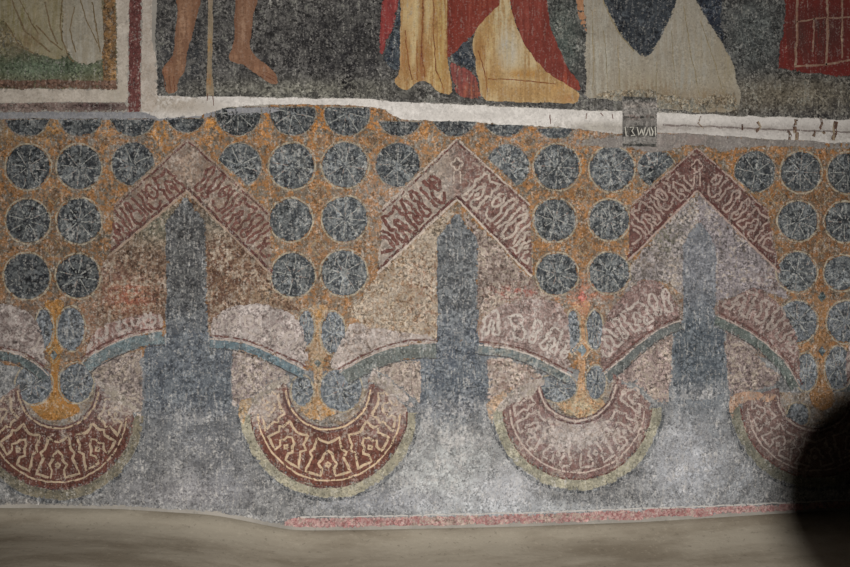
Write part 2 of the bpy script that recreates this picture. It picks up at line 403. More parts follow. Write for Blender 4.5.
p1 = empty('painted_person', W(215, 95, 0.0014), rs, label='bare brown legs and feet of a standing figure')
area('leg', [(178, -50), (204, -50), (201, 0), (198, 12), (193, 30), (188, 48), (187, 62), (184, 74), (179, 82), (178, 93), (166, 95), (166, 82), (161, 74), (162, 67), (171, 59), (174, 45), (176, 25), (177, 0)], M['skin'], p1, 0.0014,
     zones((130, 94, 70), [(203, 0, 5, 40, (88, 54, 36), .9), (177, 10, 3, 40, (108, 72, 50), .8), (195, 32, 3.5, 18, (92, 58, 40), .85), (189, 60, 3.5, 16, (90, 58, 40), .85), (171, 58, 4, 6, (98, 62, 44), .8), (164, 74, 4, 8, (150, 96, 66), .7), (183, 25, 5, 26, (160, 126, 100), .7), (179, 56, 4, 14, (156, 122, 94), .7), (176, 84, 7, 5, (104, 70, 50), .6)]), (112, 80, 60), wear=0.16, round_=1, grid=3)
area('leg', [(234, -50), (261, -50), (257, 0), (253, 16), (251, 35), (250, 49), (256, 56), (266, 64), (273, 71), (279, 81), (275, 85), (263, 80), (253, 73), (245, 65), (238, 63), (230, 60), (228, 56), (232, 47), (235, 35), (234, 18), (236, 0)], M['skin'], p1, 0.0014,
     zones((126, 92, 70), [(236, 10, 3, 40, (96, 62, 44), .85), (256, 8, 4, 26, (100, 68, 50), .8), (251, 36, 2.5, 12, (96, 64, 46), .8), (243, 24, 4, 28, (150, 120, 98), .7), (233, 57, 5, 4, (156, 120, 94), .7), (247, 66, 9, 2.5, (92, 56, 38), .8), (262, 78, 10, 2.5, (90, 56, 38), .8), (262, 68, 9, 3, (152, 112, 84), .6), (231, 50, 3, 6, (98, 62, 44), .7)]), (112, 80, 60), wear=0.16, round_=1, grid=3)
lines('toe_lines', [([(163, 72), (165, 84), (167, 92)], .9, False), ([(169, 76), (171, 90)], .9, False), ([(174, 76), (174, 92)], .9, False), ([(262, 74), (276, 82)], .9, False), ([(266, 72), (277, 79)], .8, False)], M['skin'], p1, 0.0016, (92, 54, 38), (104, 64, 44), wear=0.1)
area('staff', [(207, -50), (213, -50), (213, 30), (212, 60), (214, 96), (206, 96), (207, 60), (208, 20)], M['skin'], p1, 0.0017, zones((136, 122, 102), [(209, 45, 4, 10, (150, 112, 60), .8), (210, 80, 5, 9, (142, 96, 48), .7), (211, 5, 4, 14, (150, 132, 118), .5)]), (122, 108, 88), wear=0.25, j=.5, grid=2)

p2 = empty('painted_person', W(480, 100, 0.0014), rs, label='figure in a red cloak over pale yellow robes')
area('dark_lining', [(398, -50), (402, -50), (402, 72), (392, 70), (383, 60), (388, 42), (396, 15)], M['ground'], p2, 0.0012, (46, 52, 62), (60, 66, 70), wear=0.2)  # dark blue gap between red cloak and yellow robe
area('robe', [(401, -50), (449, -50), (448, 0), (447, 58), (451, 78), (453, 96), (438, 93), (428, 82), (420, 81), (409, 90), (400, 88), (393, 80), (400, 73), (399, 40), (401, 0)], M['cloth'], p2, 0.0014,
     zones((172, 150, 108), [(405, 56, 5, 26, (134, 82, 40), .85), (412, 8, 3, 20, (146, 100, 52), .7), (435, 20, 3, 50, (150, 108, 56), .7), (418, 74, 14, 8, (146, 108, 62), .7), (422, 20, 3, 60, (124, 82, 42), .85), (421, 62, 4, 22, (122, 70, 42), .8), (414, 18, 4, 36, (182, 166, 128), .7), (441, 40, 4, 60, (158, 128, 66), .7), (430, 60, 4, 26, (178, 158, 106), .6), (402, 78, 12, 8, (152, 124, 84), .8), (446, 70, 4, 26, (150, 116, 76), .7)]),
     zones((140, 104, 62), [(412, 15, 10, 30, (176, 152, 108), .8), (440, 70, 10, 20, (150, 118, 62), .6)]), wear=0.28, round_=1, grid=3)
area('robe', [(472, 34), (483, 19), (502, 0), (502, -50), (512, -50), (508, 0), (518, 30), (531, 56), (551, 75), (574, 88), (581, 95), (577, 104), (560, 104), (500, 102), (481, 99), (478, 76), (473, 56)], M['cloth'], p2, 0.0014,
     zones((172, 152, 116), [(480, 48, 5, 22, (140, 96, 44), .85), (497, 64, 6, 16, (146, 104, 50), .7), (488, 24, 5, 14, (148, 112, 62), .7), (530, 92, 26, 6, (136, 96, 50), .7), (568, 98, 16, 5, (140, 88, 48), .8), (545, 66, 6, 6, (178, 160, 112), .7), (492, 40, 7, 30, (166, 140, 92), .8), (508, 48, 11, 20, (164, 160, 152), .85), (500, 15, 8, 16, (168, 158, 130), .6), (526, 74, 20, 5, (150, 104, 42), .85), (540, 94, 40, 10, (158, 126, 80), .8), (490, 82, 12, 12, (146, 108, 54), .7), (560, 86, 10, 5, (170, 120, 58), .6)]),
     zones((146, 114, 72), [(510, 50, 14, 26, (170, 160, 136), .8), (540, 96, 44, 8, (140, 112, 72), .6), (482, 60, 8, 20, (122, 80, 40), .6)]), wear=0.25, round_=1, grid=3)
area('cloak', [(448, -50), (540, -50), (512, -50), (504, 0), (483, 20), (468, 40), (455, 53), (449, 60), (446, 50), (448, 0)], M['cloth'], p2, 0.0016,
     zones((118, 54, 42), [(451, 20, 4, 50, (84, 32, 26), .85), (462, 26, 4, 24, (88, 36, 28), .7), (472, 14, 5, 22, (134, 66, 52), .6), (488, 6, 12, 8, (126, 64, 46), .6)]), (108, 44, 34), wear=0.14, round_=1, grid=4)
area('cloak', [(508, -50), (546, -50), (547, 0), (549, 20), (555, 40), (565, 63), (578, 80), (582, 92), (573, 89), (551, 76), (531, 57), (518, 31), (508, 0)], M['cloth'], p2, 0.0016,
     zones((118, 54, 44), [(514, 22, 3, 24, (84, 40, 26), .8), (536, 50, 3, 22, (88, 34, 28), .6), (546, 30, 4, 36, (84, 34, 28), .8), (526, 26, 5, 24, (132, 66, 54), .6), (566, 80, 14, 8, (142, 68, 46), .7)]), (104, 46, 38), wear=0.16, round_=1, grid=4)
area('cloak', [(384, -50), (403, -50), (400, 0), (397, 15), (392, 30), (385, 46), (381, 60), (379, 50), (380, 30), (381, 12)], M['cloth'], p2, 0.0016, (130, 54, 50), (112, 44, 44), wear=0.22, round_=1)
area('dark_lining', [(452, 56), (469, 36), (473, 56), (475, 72), (465, 69), (455, 63)], M['ground'], p2, 0.0017, (44, 50, 58), (66, 70, 74), wear=0.2)  # dark blue-grey triangle between cloak and robe
area('cloak_hem', [(449, 62), (458, 65), (466, 69), (475, 73), (479, 86), (482, 98), (468, 99), (456, 95), (452, 80)], M['cloth'], p2, 0.0018, zones((128, 66, 60), [(472, 92, 8, 8, (150, 94, 56), .7)]), (96, 56, 52), wear=0.25, round_=1)
lines('fold_lines', [([(422, -40), (423, 20), (421, 50), (425, 78)], 1.8, False), ([(405, 30), (408, 60), (412, 80)], 1.3, False), ([(434, -40), (433, 30), (436, 70), (444, 90)], 1.2, False), ([(488, 79), (510, 79), (534, 82), (556, 84)], 1.2, False), ([(478, 50), (486, 78), (488, 92)], 1.2, False), ([(448, -40), (447, 58)], 1.4, False), ([(417, 40), (417, 80)], 1.0, False)], M['cloth'], p2, 0.0019, (104, 60, 36), (128, 84, 46), wear=0.2)

p3 = empty('painted_person', W(650, 108, 0.0014), rs, label='figure in a white habit with a long black scapular')
area('peach_edge', [(576, -50), (586, -50), (585, 0), (586, 28), (588, 36), (580, 24), (576, 8)], M['cloth'], p3, 0.0013, (152, 110, 78), (140, 104, 80), wear=0.2)
area('habit', [(583, -50), (694, -50), (695, 0), (702, 12), (711, 25), (722, 40), (732, 60), (737, 80), (742, 96), (736, 112), (700, 113), (655, 108), (610, 101), (583, 97), (587, 84), (584, 62), (586, 36), (583, 10)], M['cloth'], p3, 0.0014,
     zones((142, 137, 126), [(600, 60, 10, 50, (152, 148, 136), .7), (686, 80, 14, 30, (138, 136, 128), .7), (712, 100, 26, 14, (118, 98, 72), .8), (726, 60, 10, 40, (130, 118, 94), .7), (640, 80, 30, 16, (136, 126, 104), .6), (690, 20, 10, 20, (142, 134, 120), .6), (668, 100, 22, 8, (112, 94, 70), .7)]),
     zones((134, 126, 112), [(650, 92, 40, 12, (116, 98, 74), .7), (700, 60, 20, 40, (140, 132, 114), .5)]), wear=0.12, round_=1, grid=5)
area('scapular', [(600, -50), (680, -50), (678, 0), (671, 17), (661, 38), (652, 53), (643, 58), (634, 51), (622, 37), (612, 21), (603, 0)], M['ground'], p3, 0.0016, zones((42, 46, 52), [(655, 25, 20, 30, (50, 56, 62), .6), (606, 5, 6, 14, (34, 34, 40), .7)]), (58, 62, 66), wear=0.14, round_=1)
area('hem', [(600, 92), (640, 90), (690, 98), (735, 92), (740, 108), (700, 112), (640, 106), (590, 97)], M['ground'], p3, 0.0016, (118, 104, 84), (136, 126, 108), wear=.5, j=2.5, grid=5)
lines('fold_lines', [([(603, 0), (612, 21), (622, 37), (634, 51)], 1.4, False), ([(592, 10), (594, 60), (592, 90)], .9, False), ([(684, 6), (690, 50), (700, 96)], 1.1, False), ([(700, 20), (714, 60), (724, 96)], 1.1, False), ([(604, 30), (608, 90)], .8, False), ([(672, 30), (676, 100)], .9, False), ([(618, 45), (620, 92)], .9, False), ([(657, 62), (656, 96)], .9, False)], M['cloth'], p3, 0.0018, (118, 108, 86), (130, 118, 92), wear=0.3)
area('cape_edge', [(694, -50), (716, -50), (722, 0), (720, 20), (728, 44), (722, 40), (711, 25), (702, 12), (695, 0)], M['ground'], p3, 0.0015, (36, 40, 50), (52, 58, 66), wear=0.15, round_=1)

th = empty('painted_throne', W(815, 72, 0.0014), rs, label='red barred throne or chest at the right edge')
area('throne_body', [(785, -50), (930, -50), (930, 84), (850, 78), (779, 69), (780, 45), (784, 20)], M['cloth'], th, 0.0014, zones((92, 34, 28), [(800, 30, 10, 22, (74, 42, 38), .85), (835, 30, 14, 24, (66, 38, 36), .85), (782, 50, 4, 40, (116, 34, 30), .7), (840, 72, 40, 5, (96, 28, 26), .8)]), zones((90, 34, 30), [(815, 35, 30, 26, (60, 44, 40), .8)]), wear=0.14)
lines('pale_bars', [([(797, -40), (797, 40), (795, 66)], 2.6, False), ([(826, -40), (828, 30), (826, 66)], 2.8, False), ([(842, -40), (842, 58)], 2.0, False), ([(814, 18), (813, 52)], 1.8, False), ([(796, 22), (815, 19), (850, 17), (920, 14)], 1.8, False), ([(794, 66), (826, 65), (850, 60), (920, 56)], 2.4, False), ([(870, -40), (870, 60)], 2.4, False)], M['cloth'], th, 0.0016, (128, 104, 88), (116, 84, 70), wear=0.3)

# ---- white band under the right scene
wb = empty('painted_band', W(500, 120, 0.001), label='chipped white painted band separating figure scene from patterned dado', category='painted band')
lower = [(930, 148), (850, 144), (790, 141), (720, 136), (665, 133), (620, 134), (590, 130), (530, 126), (480, 123), (440, 121), (405, 120), (394, 117), (386, 110), (370, 107), (340, 106), (300, 105), (262, 104), (225, 108), (200, 116), (160, 119), (141, 112)]
area('white_field', [(141, 95), (160, 96)] + [(x, y - .3) for x, y in GB[1:]] + lower, M['white'], wb, 0.0021,
     zones((200, 195, 190), [(190, 108, 40, 8, (160, 150, 138), .8), (690, 126, 70, 2.2, (136, 126, 122), .85), (800, 131, 70, 2.2, (124, 114, 108), .8), (650, 132, 60, 5, (136, 130, 124), .7), (850, 134, 80, 16, (152, 146, 140), .85), (740, 130, 80, 12, (168, 162, 158), .8), (600, 127, 30, 6, (150, 144, 134), .8), (470, 116, 40, 3, (168, 162, 156), .6)]),
     zones((182, 177, 172), [(700, 128, 150, 4, (130, 122, 116), .7), (170, 104, 40, 10, (148, 136, 122), .8), (600, 126, 60, 5, (140, 134, 126), .6)]), wear=0.1, grid=3, j=1.0)
lines('crack_lines', [([(208, 94), (207, 101)], 1, False), ([(213, 96), (214, 106)], 1, False), ([(550, 114), (551, 124)], 1.2, False), ([(587, 113), (586, 119)], 1, False), ([(600, 113), (603, 116)], 1, False), ([(612, 114), (613, 119)], 1, False)], M['cloth'], wb, 0.0023, (92, 60, 54), wear=0.35)
lines('mid_line', [([(662, 125), (720, 127), (790, 130), (850, 132), (925, 135)], 2.2, False)], M['white'], wb, 0.0023, (112, 102, 98), wear=.35)
lines('rust_drips', [([(797, 119), (796, 132), (797, 143)], 4.6, False), ([(822, 120), (821, 128), (824, 134)], 3.2, False), ([(836, 122), (835, 134), (834, 143)], 5.0, False), ([(742, 124), (743, 129)], 3, False), ([(760, 122), (762, 127), (758, 132)], 3.4, False), ([(786, 130), (788, 141)], 3.6, False), ([(702, 117), (698, 123), (701, 127)], 1.6, False), ([(815, 130), (813, 136)], 3, False)], M['cloth'], wb, 0.0024, (92, 68, 58), (70, 52, 44), wear=0.45, j=2.6)
area('grey_smear', [(657, 133), (700, 134), (760, 138), (850, 143), (930, 147), (930, 152), (850, 149), (760, 147), (720, 152), (700, 146), (690, 146), (660, 152), (600, 148), (560, 140), (600, 137), (625, 135)], M['white'], wb, 0.0026, zones((126, 120, 116), [(690, 140, 30, 8, (128, 112, 106), .7), (580, 140, 20, 8, (130, 118, 100), .6)]), (110, 104, 100), wear=0.3)

# ---- the small unrestored patch with scratched letters
pt = empty('plaster_patch', W(640, 147, 0.003), label='small grey rectangular uncleaned patch with pale scratched letters on the band', category='patch')
area('grey_patch', [(622, 96), (657, 98), (657, 147), (622, 146)], M['ground'], pt, 0.0030, zones((116, 112, 108), [(640, 99, 18, 2.5, (48, 50, 50), .9), (640, 105, 20, 3, (128, 118, 110), .7), (632, 117, 8, 2, (84, 62, 56), .8), (650, 117, 5, 2, (76, 56, 50), .8), (640, 131, 20, 6, (62, 62, 60), .9), (640, 140, 18, 2.6, (146, 144, 140), .8), (640, 145, 20, 2, (66, 70, 70), .85)]), (110, 106, 102), wear=0.1, j=.4, grid=2)
lines('dark_stripe', [([(624, 98), (640, 98.5), (656, 99)], 3.2, False), ([(623, 131.2), (640, 131.4), (656.5, 131.6)], 11, False), ([(623, 145), (656, 145.4)], 3, False), ([(626, 117), (634, 117.4)], 2, False), ([(640, 117), (644, 117)], 2, False), ([(650, 117), (654, 117.5)], 2.2, False)], M['ground'], pt, 0.0031, (58, 58, 56), (78, 76, 72), wear=.15, j=.4)
L0 = 127; L1 = 135.5
lines('scratched_letters', [([(625, L0), (626, L1)], 1.3, False), ([(630, L0 + .5), (634, L0), (632, L0 + 4), (635, L1), (631, L1)], 1.1, False), ([(637, L0), (639, L1), (641.5, L0 + 2), (643, L1), (645.5, L0)], 1.2, False), ([(646, L1), (649, L0), (650.5, L1)], 1.2, False), ([(651, L0), (653, L0 + 5), (652, L1)], 1.2, False), ([(655, L0), (655.5, L1)], 1.2, False)], M['white'], pt, 0.0033, (176, 172, 162), wear=0.02, j=.3)

# ================================================================== THE DADO
dd = empty('painted_dado', W(425, 516, 0.001), label='patterned painted dado of blue roundels, red gables, fans and hanging crescents', category='painted dado')
bottom = [(x, bench_y(x) - 3) for x in range(-80, 941, 20)]
# slate and grey ground
BLUE1 = zones((128, 128, 128), [
    (185, 380, 48, 55, (84, 88, 96), .9), (452, 375, 40, 42, (84, 90, 100), .9), (700, 365, 34, 55, (78, 88, 98), .9), (210, 450, 30, 50, (98, 100, 106), .7), (125, 470, 24, 50, (104, 104, 106), .7),
    (450, 478, 56, 44, (176, 180, 180), .9), (500, 508, 120, 10, (164, 168, 172), .8), (360, 505, 60, 8, (150, 152, 158), .7), (505, 490, 36, 22, (160, 164, 172), .8), (688, 466, 42, 48, (162, 166, 174), .9), (190, 490, 60, 16, (132, 130, 134), .6), (20, 500, 50, 10, (112, 112, 112), .7), (400, 500, 60, 12, (140, 142, 148), .7),
    (240, 350, 40, 30, (110, 106, 106), .5), (740, 480, 30, 24, (120, 124, 130), .7), (200, 420, 60, 12, (90, 94, 98), .6), (450, 418, 44, 9, (108, 114, 120), .6), (230, 480, 20, 40, (110, 112, 118), .5), (493, 471, 5, 8, (56, 60, 60), .9), (468, 435, 7, 4, (70, 76, 76), .8), (456, 438, 3, 16, (88, 94, 94), .7), (150, 460, 12, 26, (76, 78, 80), .6), (222, 440, 10, 34, (70, 72, 76), .6), (205, 470, 10, 14, (74, 76, 80), .6), (715, 440, 14, 18, (96, 102, 108), .5), (20, 505, 60, 5, (104, 96, 90), .6)])
BLUE2 = zones((88, 89, 91), [(60, 490, 80, 30, (92, 92, 90), .6), 
    (185, 380, 48, 55, (106, 110, 116), .9), (452, 375, 40, 42, (100, 106, 116), .9), (700, 365, 34, 55, (100, 108, 116), .9), (150, 450, 40, 60, (82, 84, 88), .7), (230, 460, 30, 50, (88, 90, 94), .6),
    (450, 478, 56, 40, (132, 136, 137), .8), (500, 508, 120, 9, (146, 149, 153), .8), (505, 490, 36, 22, (158, 162, 168), .8), (688, 466, 42, 46, (134, 138, 145), .8), (190, 495, 60, 14, (120, 118, 122), .7), (400, 500, 60, 12, (132, 134, 140), .8), (448, 455, 40, 24, (112, 116, 118), .5)])
area('slate_ground', [(-80, 290)] + bottom + [(940, 290)], M['field'], dd, 0.0010, BLUE1, BLUE2,
     zones(0.36, [(450, 440, 50, 30, .6, .7), (505, 490, 36, 22, .1, .8), (185, 375, 46, 40, .24, .8), (452, 378, 38, 36, .22, .8), (700, 360, 34, 50, .26, .8)]),
     zones(0.05, [(450, 470, 60, 44, .35, .8), (688, 460, 36, 44, .4, .8), (505, 488, 34, 20, .6, .8), (190, 360, 46, 20, .15, .7), (190, 480, 50, 26, .2, .8)]), grid=6)

# ochre ground of the roundels
OC1 = zones((140, 100, 62), [(53, 130, 9, 14, (172, 118, 54), .9), (105, 132, 9, 14, (160, 114, 64), .8), (160, 130, 10, 14, (172, 120, 56), .9), (212, 124, 9, 16, (176, 122, 58), .9), (265, 122, 9, 22, (170, 114, 54), .9), (320, 122, 9, 22, (172, 114, 52), .9), (372, 124, 9, 20, (168, 112, 54), .8), (428, 134, 12, 12, (164, 116, 66), .8), (530, 140, 12, 14, (166, 112, 54), .8), (584, 150, 10, 24, (166, 112, 56), .8), (636, 160, 7, 14, (158, 104, 52), .7), (735, 158, 8, 12, (156, 100, 44), .8), (820, 150, 14, 8, (156, 98, 42), .8), (778, 196, 6, 12, (150, 98, 48), .7), (60, 250, 60, 40, (112, 82, 56), .7), (330, 250, 60, 50, (132, 98, 70), .7), (425, 190, 30, 40, (138, 108, 78), .6), (820, 230, 50, 60, (112, 78, 50), .8), (20, 130, 40, 14, (120, 100, 70), .7), (585, 292, 34, 14, (148, 96, 78), .8),
    (20, 330, 90, 34, (104, 84, 72), .95), (110, 320, 30, 40, (118, 88, 72), .95), (250, 330, 60, 34, (120, 98, 84), .95), (400, 330, 60, 34, (140, 110, 84), .95), (500, 330, 50, 34, (128, 106, 96), .95), (650, 330, 60, 44, (112, 98, 94), .95), (740, 330, 50, 44, (104, 92, 90), .95), (822, 310, 30, 30, (132, 94, 64), .8)])
OC2 = zones((96, 86, 74), [(425, 190, 30, 40, (130, 116, 98), .6), (60, 250, 60, 40, (82, 74, 64), .7), (330, 250, 60, 50, (112, 96, 80), .7), (820, 230, 50, 60, (84, 68, 52), .8), (585, 292, 34, 14, (122, 108, 98), .8), (585, 230, 40, 40, (104, 84, 66), .7),
    (20, 330, 90, 34, (92, 82, 76), .95), (110, 320, 30, 40, (128, 112, 100), .95), (250, 330, 60, 34, (142, 128, 118), .95), (400, 330, 60, 34, (150, 132, 112), .95), (500, 330, 50, 34, (146, 134, 126), .95), (650, 330, 60, 44, (132, 124, 120), .95), (740, 330, 50, 44, (120, 112, 110), .95)])
area('ochre_ground', [(-80, 117), (140, 119), (235, 106), (300, 104), (380, 106), (400, 118), (480, 121), (600, 129), (700, 134), (940, 146), (940, 372), (690, 352), (590, 372), (470, 352), (318, 372), (190, 350), (55, 372), (-80, 352)],
     M['ochre'], dd, 0.0014, OC1, OC2, 0.32, zones(0.05, [(400, 200, 50, 40, .35, .7), (110, 130, 60, 20, .2, .7), (590, 140, 80, 10, .3, .8)]), grid=6)

# necks of ochre running down into each crescent
def neck(cx, y0, y1, w, c1, c2, lobe=None, wear=.25):
    pts = [(cx - w * 2.2, y0), (cx - w, y0 + 14), (cx - w * .7, y0 + 30), (cx - w * 1.9, y0 + 46), (cx - w * .8, y0 + 58), (cx - w * .7, y1 - 32), (cx - w * 1.2, y1 - 22)]
    if lobe: pts += [(cx - lobe, y1 - 8), (cx - lobe * .8, y1 + 4), (cx - lobe * .3, y1 + 10), (cx + lobe * .3, y1 + 10), (cx + lobe * .85, y1 + 4), (cx + lobe, y1 - 2)]
    pts += [(cx + w * 1.2, y1 - 22), (cx + w * .7, y1 - 32), (cx + w * .8, y0 + 58), (cx + w * 1.9, y0 + 46), (cx + w * .7, y0 + 30), (cx + w, y0 + 14), (cx + w * 2.2, y0)]
    return area('ochre_neck', pts, M['ochre'], dd, 0.0017, c1, c2, wear, 0.0, round_=1, grid=4)

# speckled brown fields either side of the pillars
def speck(pts, c1, c2, wear=.45, veil=0.0, off=.0016):
    return area('speckled_ground', pts, M['speck'], dd, off, c1, c2, wear, veil, grid=6, j=2.0)
speck([(185, 190), (108, 252), (98, 280), (95, 330), (150, 318), (168, 322), (168, 230)], zones((86, 66, 54), [(130, 296, 26, 18, (142, 82, 62), .85), (165, 225, 40, 22, (88, 90, 78), .8), (110, 275, 18, 14, (124, 88, 80), .6)]), zones((112, 90, 74), [(165, 225, 40, 20, (112, 112, 98), .8), (128, 300, 26, 18, (140, 100, 74), .7)]))
speck([(185, 190), (240, 238), (275, 272), (300, 310), (262, 316), (205, 322), (205, 230)], zones((86, 62, 50), [(215, 222, 30, 16, (86, 84, 76), .8), (262, 300, 26, 14, (126, 102, 82), .7)]), zones((112, 88, 70), [(215, 222, 30, 20, (110, 106, 96), .7), (265, 300, 30, 16, (140, 122, 100), .7)]))
speck([(457, 205), (405, 245), (372, 282), (345, 310), (370, 330), (438, 345), (440, 240)], zones((134, 106, 78), [(424, 290, 16, 40, (112, 74, 54), .7), (440, 240, 16, 20, (120, 116, 106), .6), (372, 310, 24, 12, (142, 118, 98), .6)]), zones((158, 142, 118), [(420, 300, 20, 40, (150, 126, 96), .6)]), wear=.6, veil=.12)
speck([(457, 205), (500, 246), (532, 280), (560, 302), (520, 300), (498, 306), (476, 320), (476, 240)], zones((96, 78, 70), [(500, 262, 20, 14, (112, 92, 84), .6), (516, 292, 26, 6, (172, 88, 72), .8)]), (134, 118, 110), wear=.5, veil=.1)
speck([(697, 190), (655, 235), (632, 262), (622, 300), (645, 280), (672, 284), (686, 300), (697, 232)], zones((98, 92, 88), [(650, 262, 16, 14, (116, 100, 92), .6), (665, 240, 14, 14, (88, 86, 66), .7)]), (124, 116, 116), wear=.4, veil=.15)
speck([(697, 190), (745, 238), (775, 268), (790, 300), (760, 290), (735, 297), (716, 304), (697, 232)], zones((104, 96, 98), [(735, 246, 14, 10, (66, 60, 62), .7), (770, 280, 16, 14, (110, 86, 78), .7)]), (122, 114, 118), wear=.4, veil=.18)
# patches beside the stems, between fan and crescent
for pts, c1, c2 in (
    ([(88, 372), (112, 358), (142, 350), (142, 420), (128, 412), (100, 388)], (104, 92, 88), (128, 114, 108)),
    ([(232, 348), (262, 358), (290, 368), (285, 374), (262, 390), (240, 408), (232, 405)], (112, 98, 96), (152, 140, 134)),
    ([(366, 368), (395, 362), (421, 360), (421, 405), (402, 388), (380, 372)], (128, 112, 104), (152, 138, 128)),
    ([(486, 358), (508, 358), (530, 366), (542, 378), (520, 388), (496, 402), (488, 400)], (130, 108, 98), (156, 142, 134)),
    ([(615, 378), (632, 362), (655, 346), (671, 338), (671, 372), (668, 405), (655, 400), (635, 384)], (122, 102, 98), (146, 128, 122)),
    ([(726, 334), (744, 344), (766, 364), (782, 376), (775, 386), (745, 394), (728, 398)], (96, 80, 78), (124, 108, 104))):
    area('mottled_spandrel', pts, M['speck'], dd, 0.0015, c1, c2, .5, .12, j=1.6)

# pillars -----------------------------------------------------------------
def pillar(cx, xl, xr, ytop, ymid, wl_, wr_, yw, yb, dark, lab=None):
    e = empty('pillar', W(cx, yb, 0.0018), dd)
    d1, d2, m1, m2 = dark
    sh = area('shaft', [(cx - 3, ytop), (cx + 3, ytop), (cx + 10, ytop + 12), (xr, ytop + 26), (xr, yw), (xl, yw), (xl, ytop + 24), (cx - 11, ytop + 12)], M['pillar'], e, 0.0018,
         zones(m1, [(cx, ytop + 30, 40, (ymid - ytop) * .62, d1, .95), (cx, ymid - 20, 40, 26, d1, .8)]), zones(m2, [(cx, (ytop + ymid) / 2, 40, (ymid - ytop) * .6, d2, .95)]),
         zones(0.26, [(cx, (ytop + ymid) / 2, 40, (ymid - ytop) * .5, .32, .9)]), zones(0.1, []), grid=5, j=1.4)
    area('pillar_base', [(xl, yw - 3), (xr, yw - 3), (xr + 2, yw), (wr_, yw + 6), (wr_, yb - 12), (cx + 12, yb), (cx - 16, yb - 4), (wl_, yb - 10), (wl_, yw + 7), (xl - 2, yw)], M['pillar'], e, 0.0020, m1, m2, zones(0.3, [(cx, yb, 60, 16, .65, .9)]), zones(0.05, [(cx, yb, 50, 18, .4, .9)]), grid=6, j=2.2)
    return e
pillar(186, 166, 207, 197, 312, 144, 232, 336, 425, ((44, 45, 47), (76, 77, 76), (70, 76, 84), (92, 98, 104)))
pillar(457, 437, 478, 214, 312, 420, 488, 340, 416, ((62, 65, 68), (94, 98, 100), (68, 75, 84), (98, 104, 110)))
pillar(699, 683, 716, 222, 300, 672, 726, 322, 402, ((96, 98, 104), (112, 114, 120), (64, 72, 80), (88, 95, 101)))

# roundels ---------------------------------------------------------------
def clipc(cx, cy, rx, ry, clip):
    pts = [(cx + rx * math.cos(t), cy + ry * math.sin(t)) for t in [math.tau * i / 44 for i in range(44)]]
    for (ax, ay), (bx, by) in clip:          # keep the side to the right of a->b (screen y down)
        out = []
        S = lambda p: (bx - ax) * (p[1] - ay) - (by - ay) * (p[0] - ax)
        for i in range(len(pts)):
            p, q = pts[i], pts[(i + 1) % len(pts)]; sp, sq = S(p), S(q)
            if sp >= 0: out.append(p)
            if (sp >= 0) != (sq >= 0):
                t = sp / (sp - sq); out.append((p[0] + (q[0] - p[0]) * t, p[1] + (q[1] - p[1]) * t))
        pts = out
        if len(pts) < 3: return pts
    return pts

def roundel(cx, cy, rx, ry=None, clip=(), tone=0, wear=.3, rim=True, star=.5, veil=.05):
    ry = ry or rx
    t = tone
    c1 = (46 + t, 51 + t, 56 + t); c2 = (84 + t, 88 + t, 89 + t)
    if cy > 300: t = t * .6; c1 = (62 + t, 70 + t, 77 + t); c2 = (82 + t, 90 + t, 97 + t); veil = veil + .1
    pts = clipc(cx, cy, rx, ry, clip)
    if len(pts) < 3: return
    e = area('roundel', pts, M['blue'], dd, 0.0019, zones(c1, [(cx + random.uniform(-10, 10), cy + random.uniform(-10, 10), 11, 11, (36 + t, 40 + t, 44 + t), .8)]), zones(c2, [(cx + random.uniform(-10, 10), cy + random.uniform(-10, 10), 9, 9, (112 + t, 118 + t, 122 + t), .6)]), wear, veil, grid=5, j=.9)
    if rim and not clip:
        lines('rim', [([(cx + (rx + .8) * math.cos(q), cy + (ry + .8) * math.sin(q)) for q in [math.tau * i / 40 for i in range(40)]], 1.9, True)], M['line'], e, 0.0020, (154, 144, 126), (134, 124, 104), wear=.38)
    elif rim:
        lines('rim', [(resample(pts, 4), 1.4, True)], M['line'], e, 0.0020, (140, 134, 120), (122, 116, 100), wear=.5)
    if star and random.random() < star + .35:
        k = 8; a0 = random.uniform(0, .4); L = []
        for i in range(k):
            a = a0 + math.tau * i / k
            p, q = (cx + 3 * math.cos(a), cy + 3 * math.sin(a)), (cx + (rx - 3) * math.cos(a), cy + (ry - 3) * math.sin(a))
            if clip and not (inside(p, pts) and inside(q, pts)): continue
            L.append(([p, q], 1.1, False))
        if L: lines('star', L, M['line'], e, 0.0020, (146 + t // 2, 148 + t // 2, 144 + t // 2), (124, 126, 122), wear=.42)
    return e

def inside(p, pts):
    r = False; k = len(pts) - 1
    for i in range(len(pts)):
        a, b = pts[i], pts[k]
        if (a[1] > p[1]) != (b[1] > p[1]) and p[0] < (b[0] - a[0]) * (p[1] - a[1]) / (b[1] - a[1]) + a[0]: r = not r
        k = i
    return r

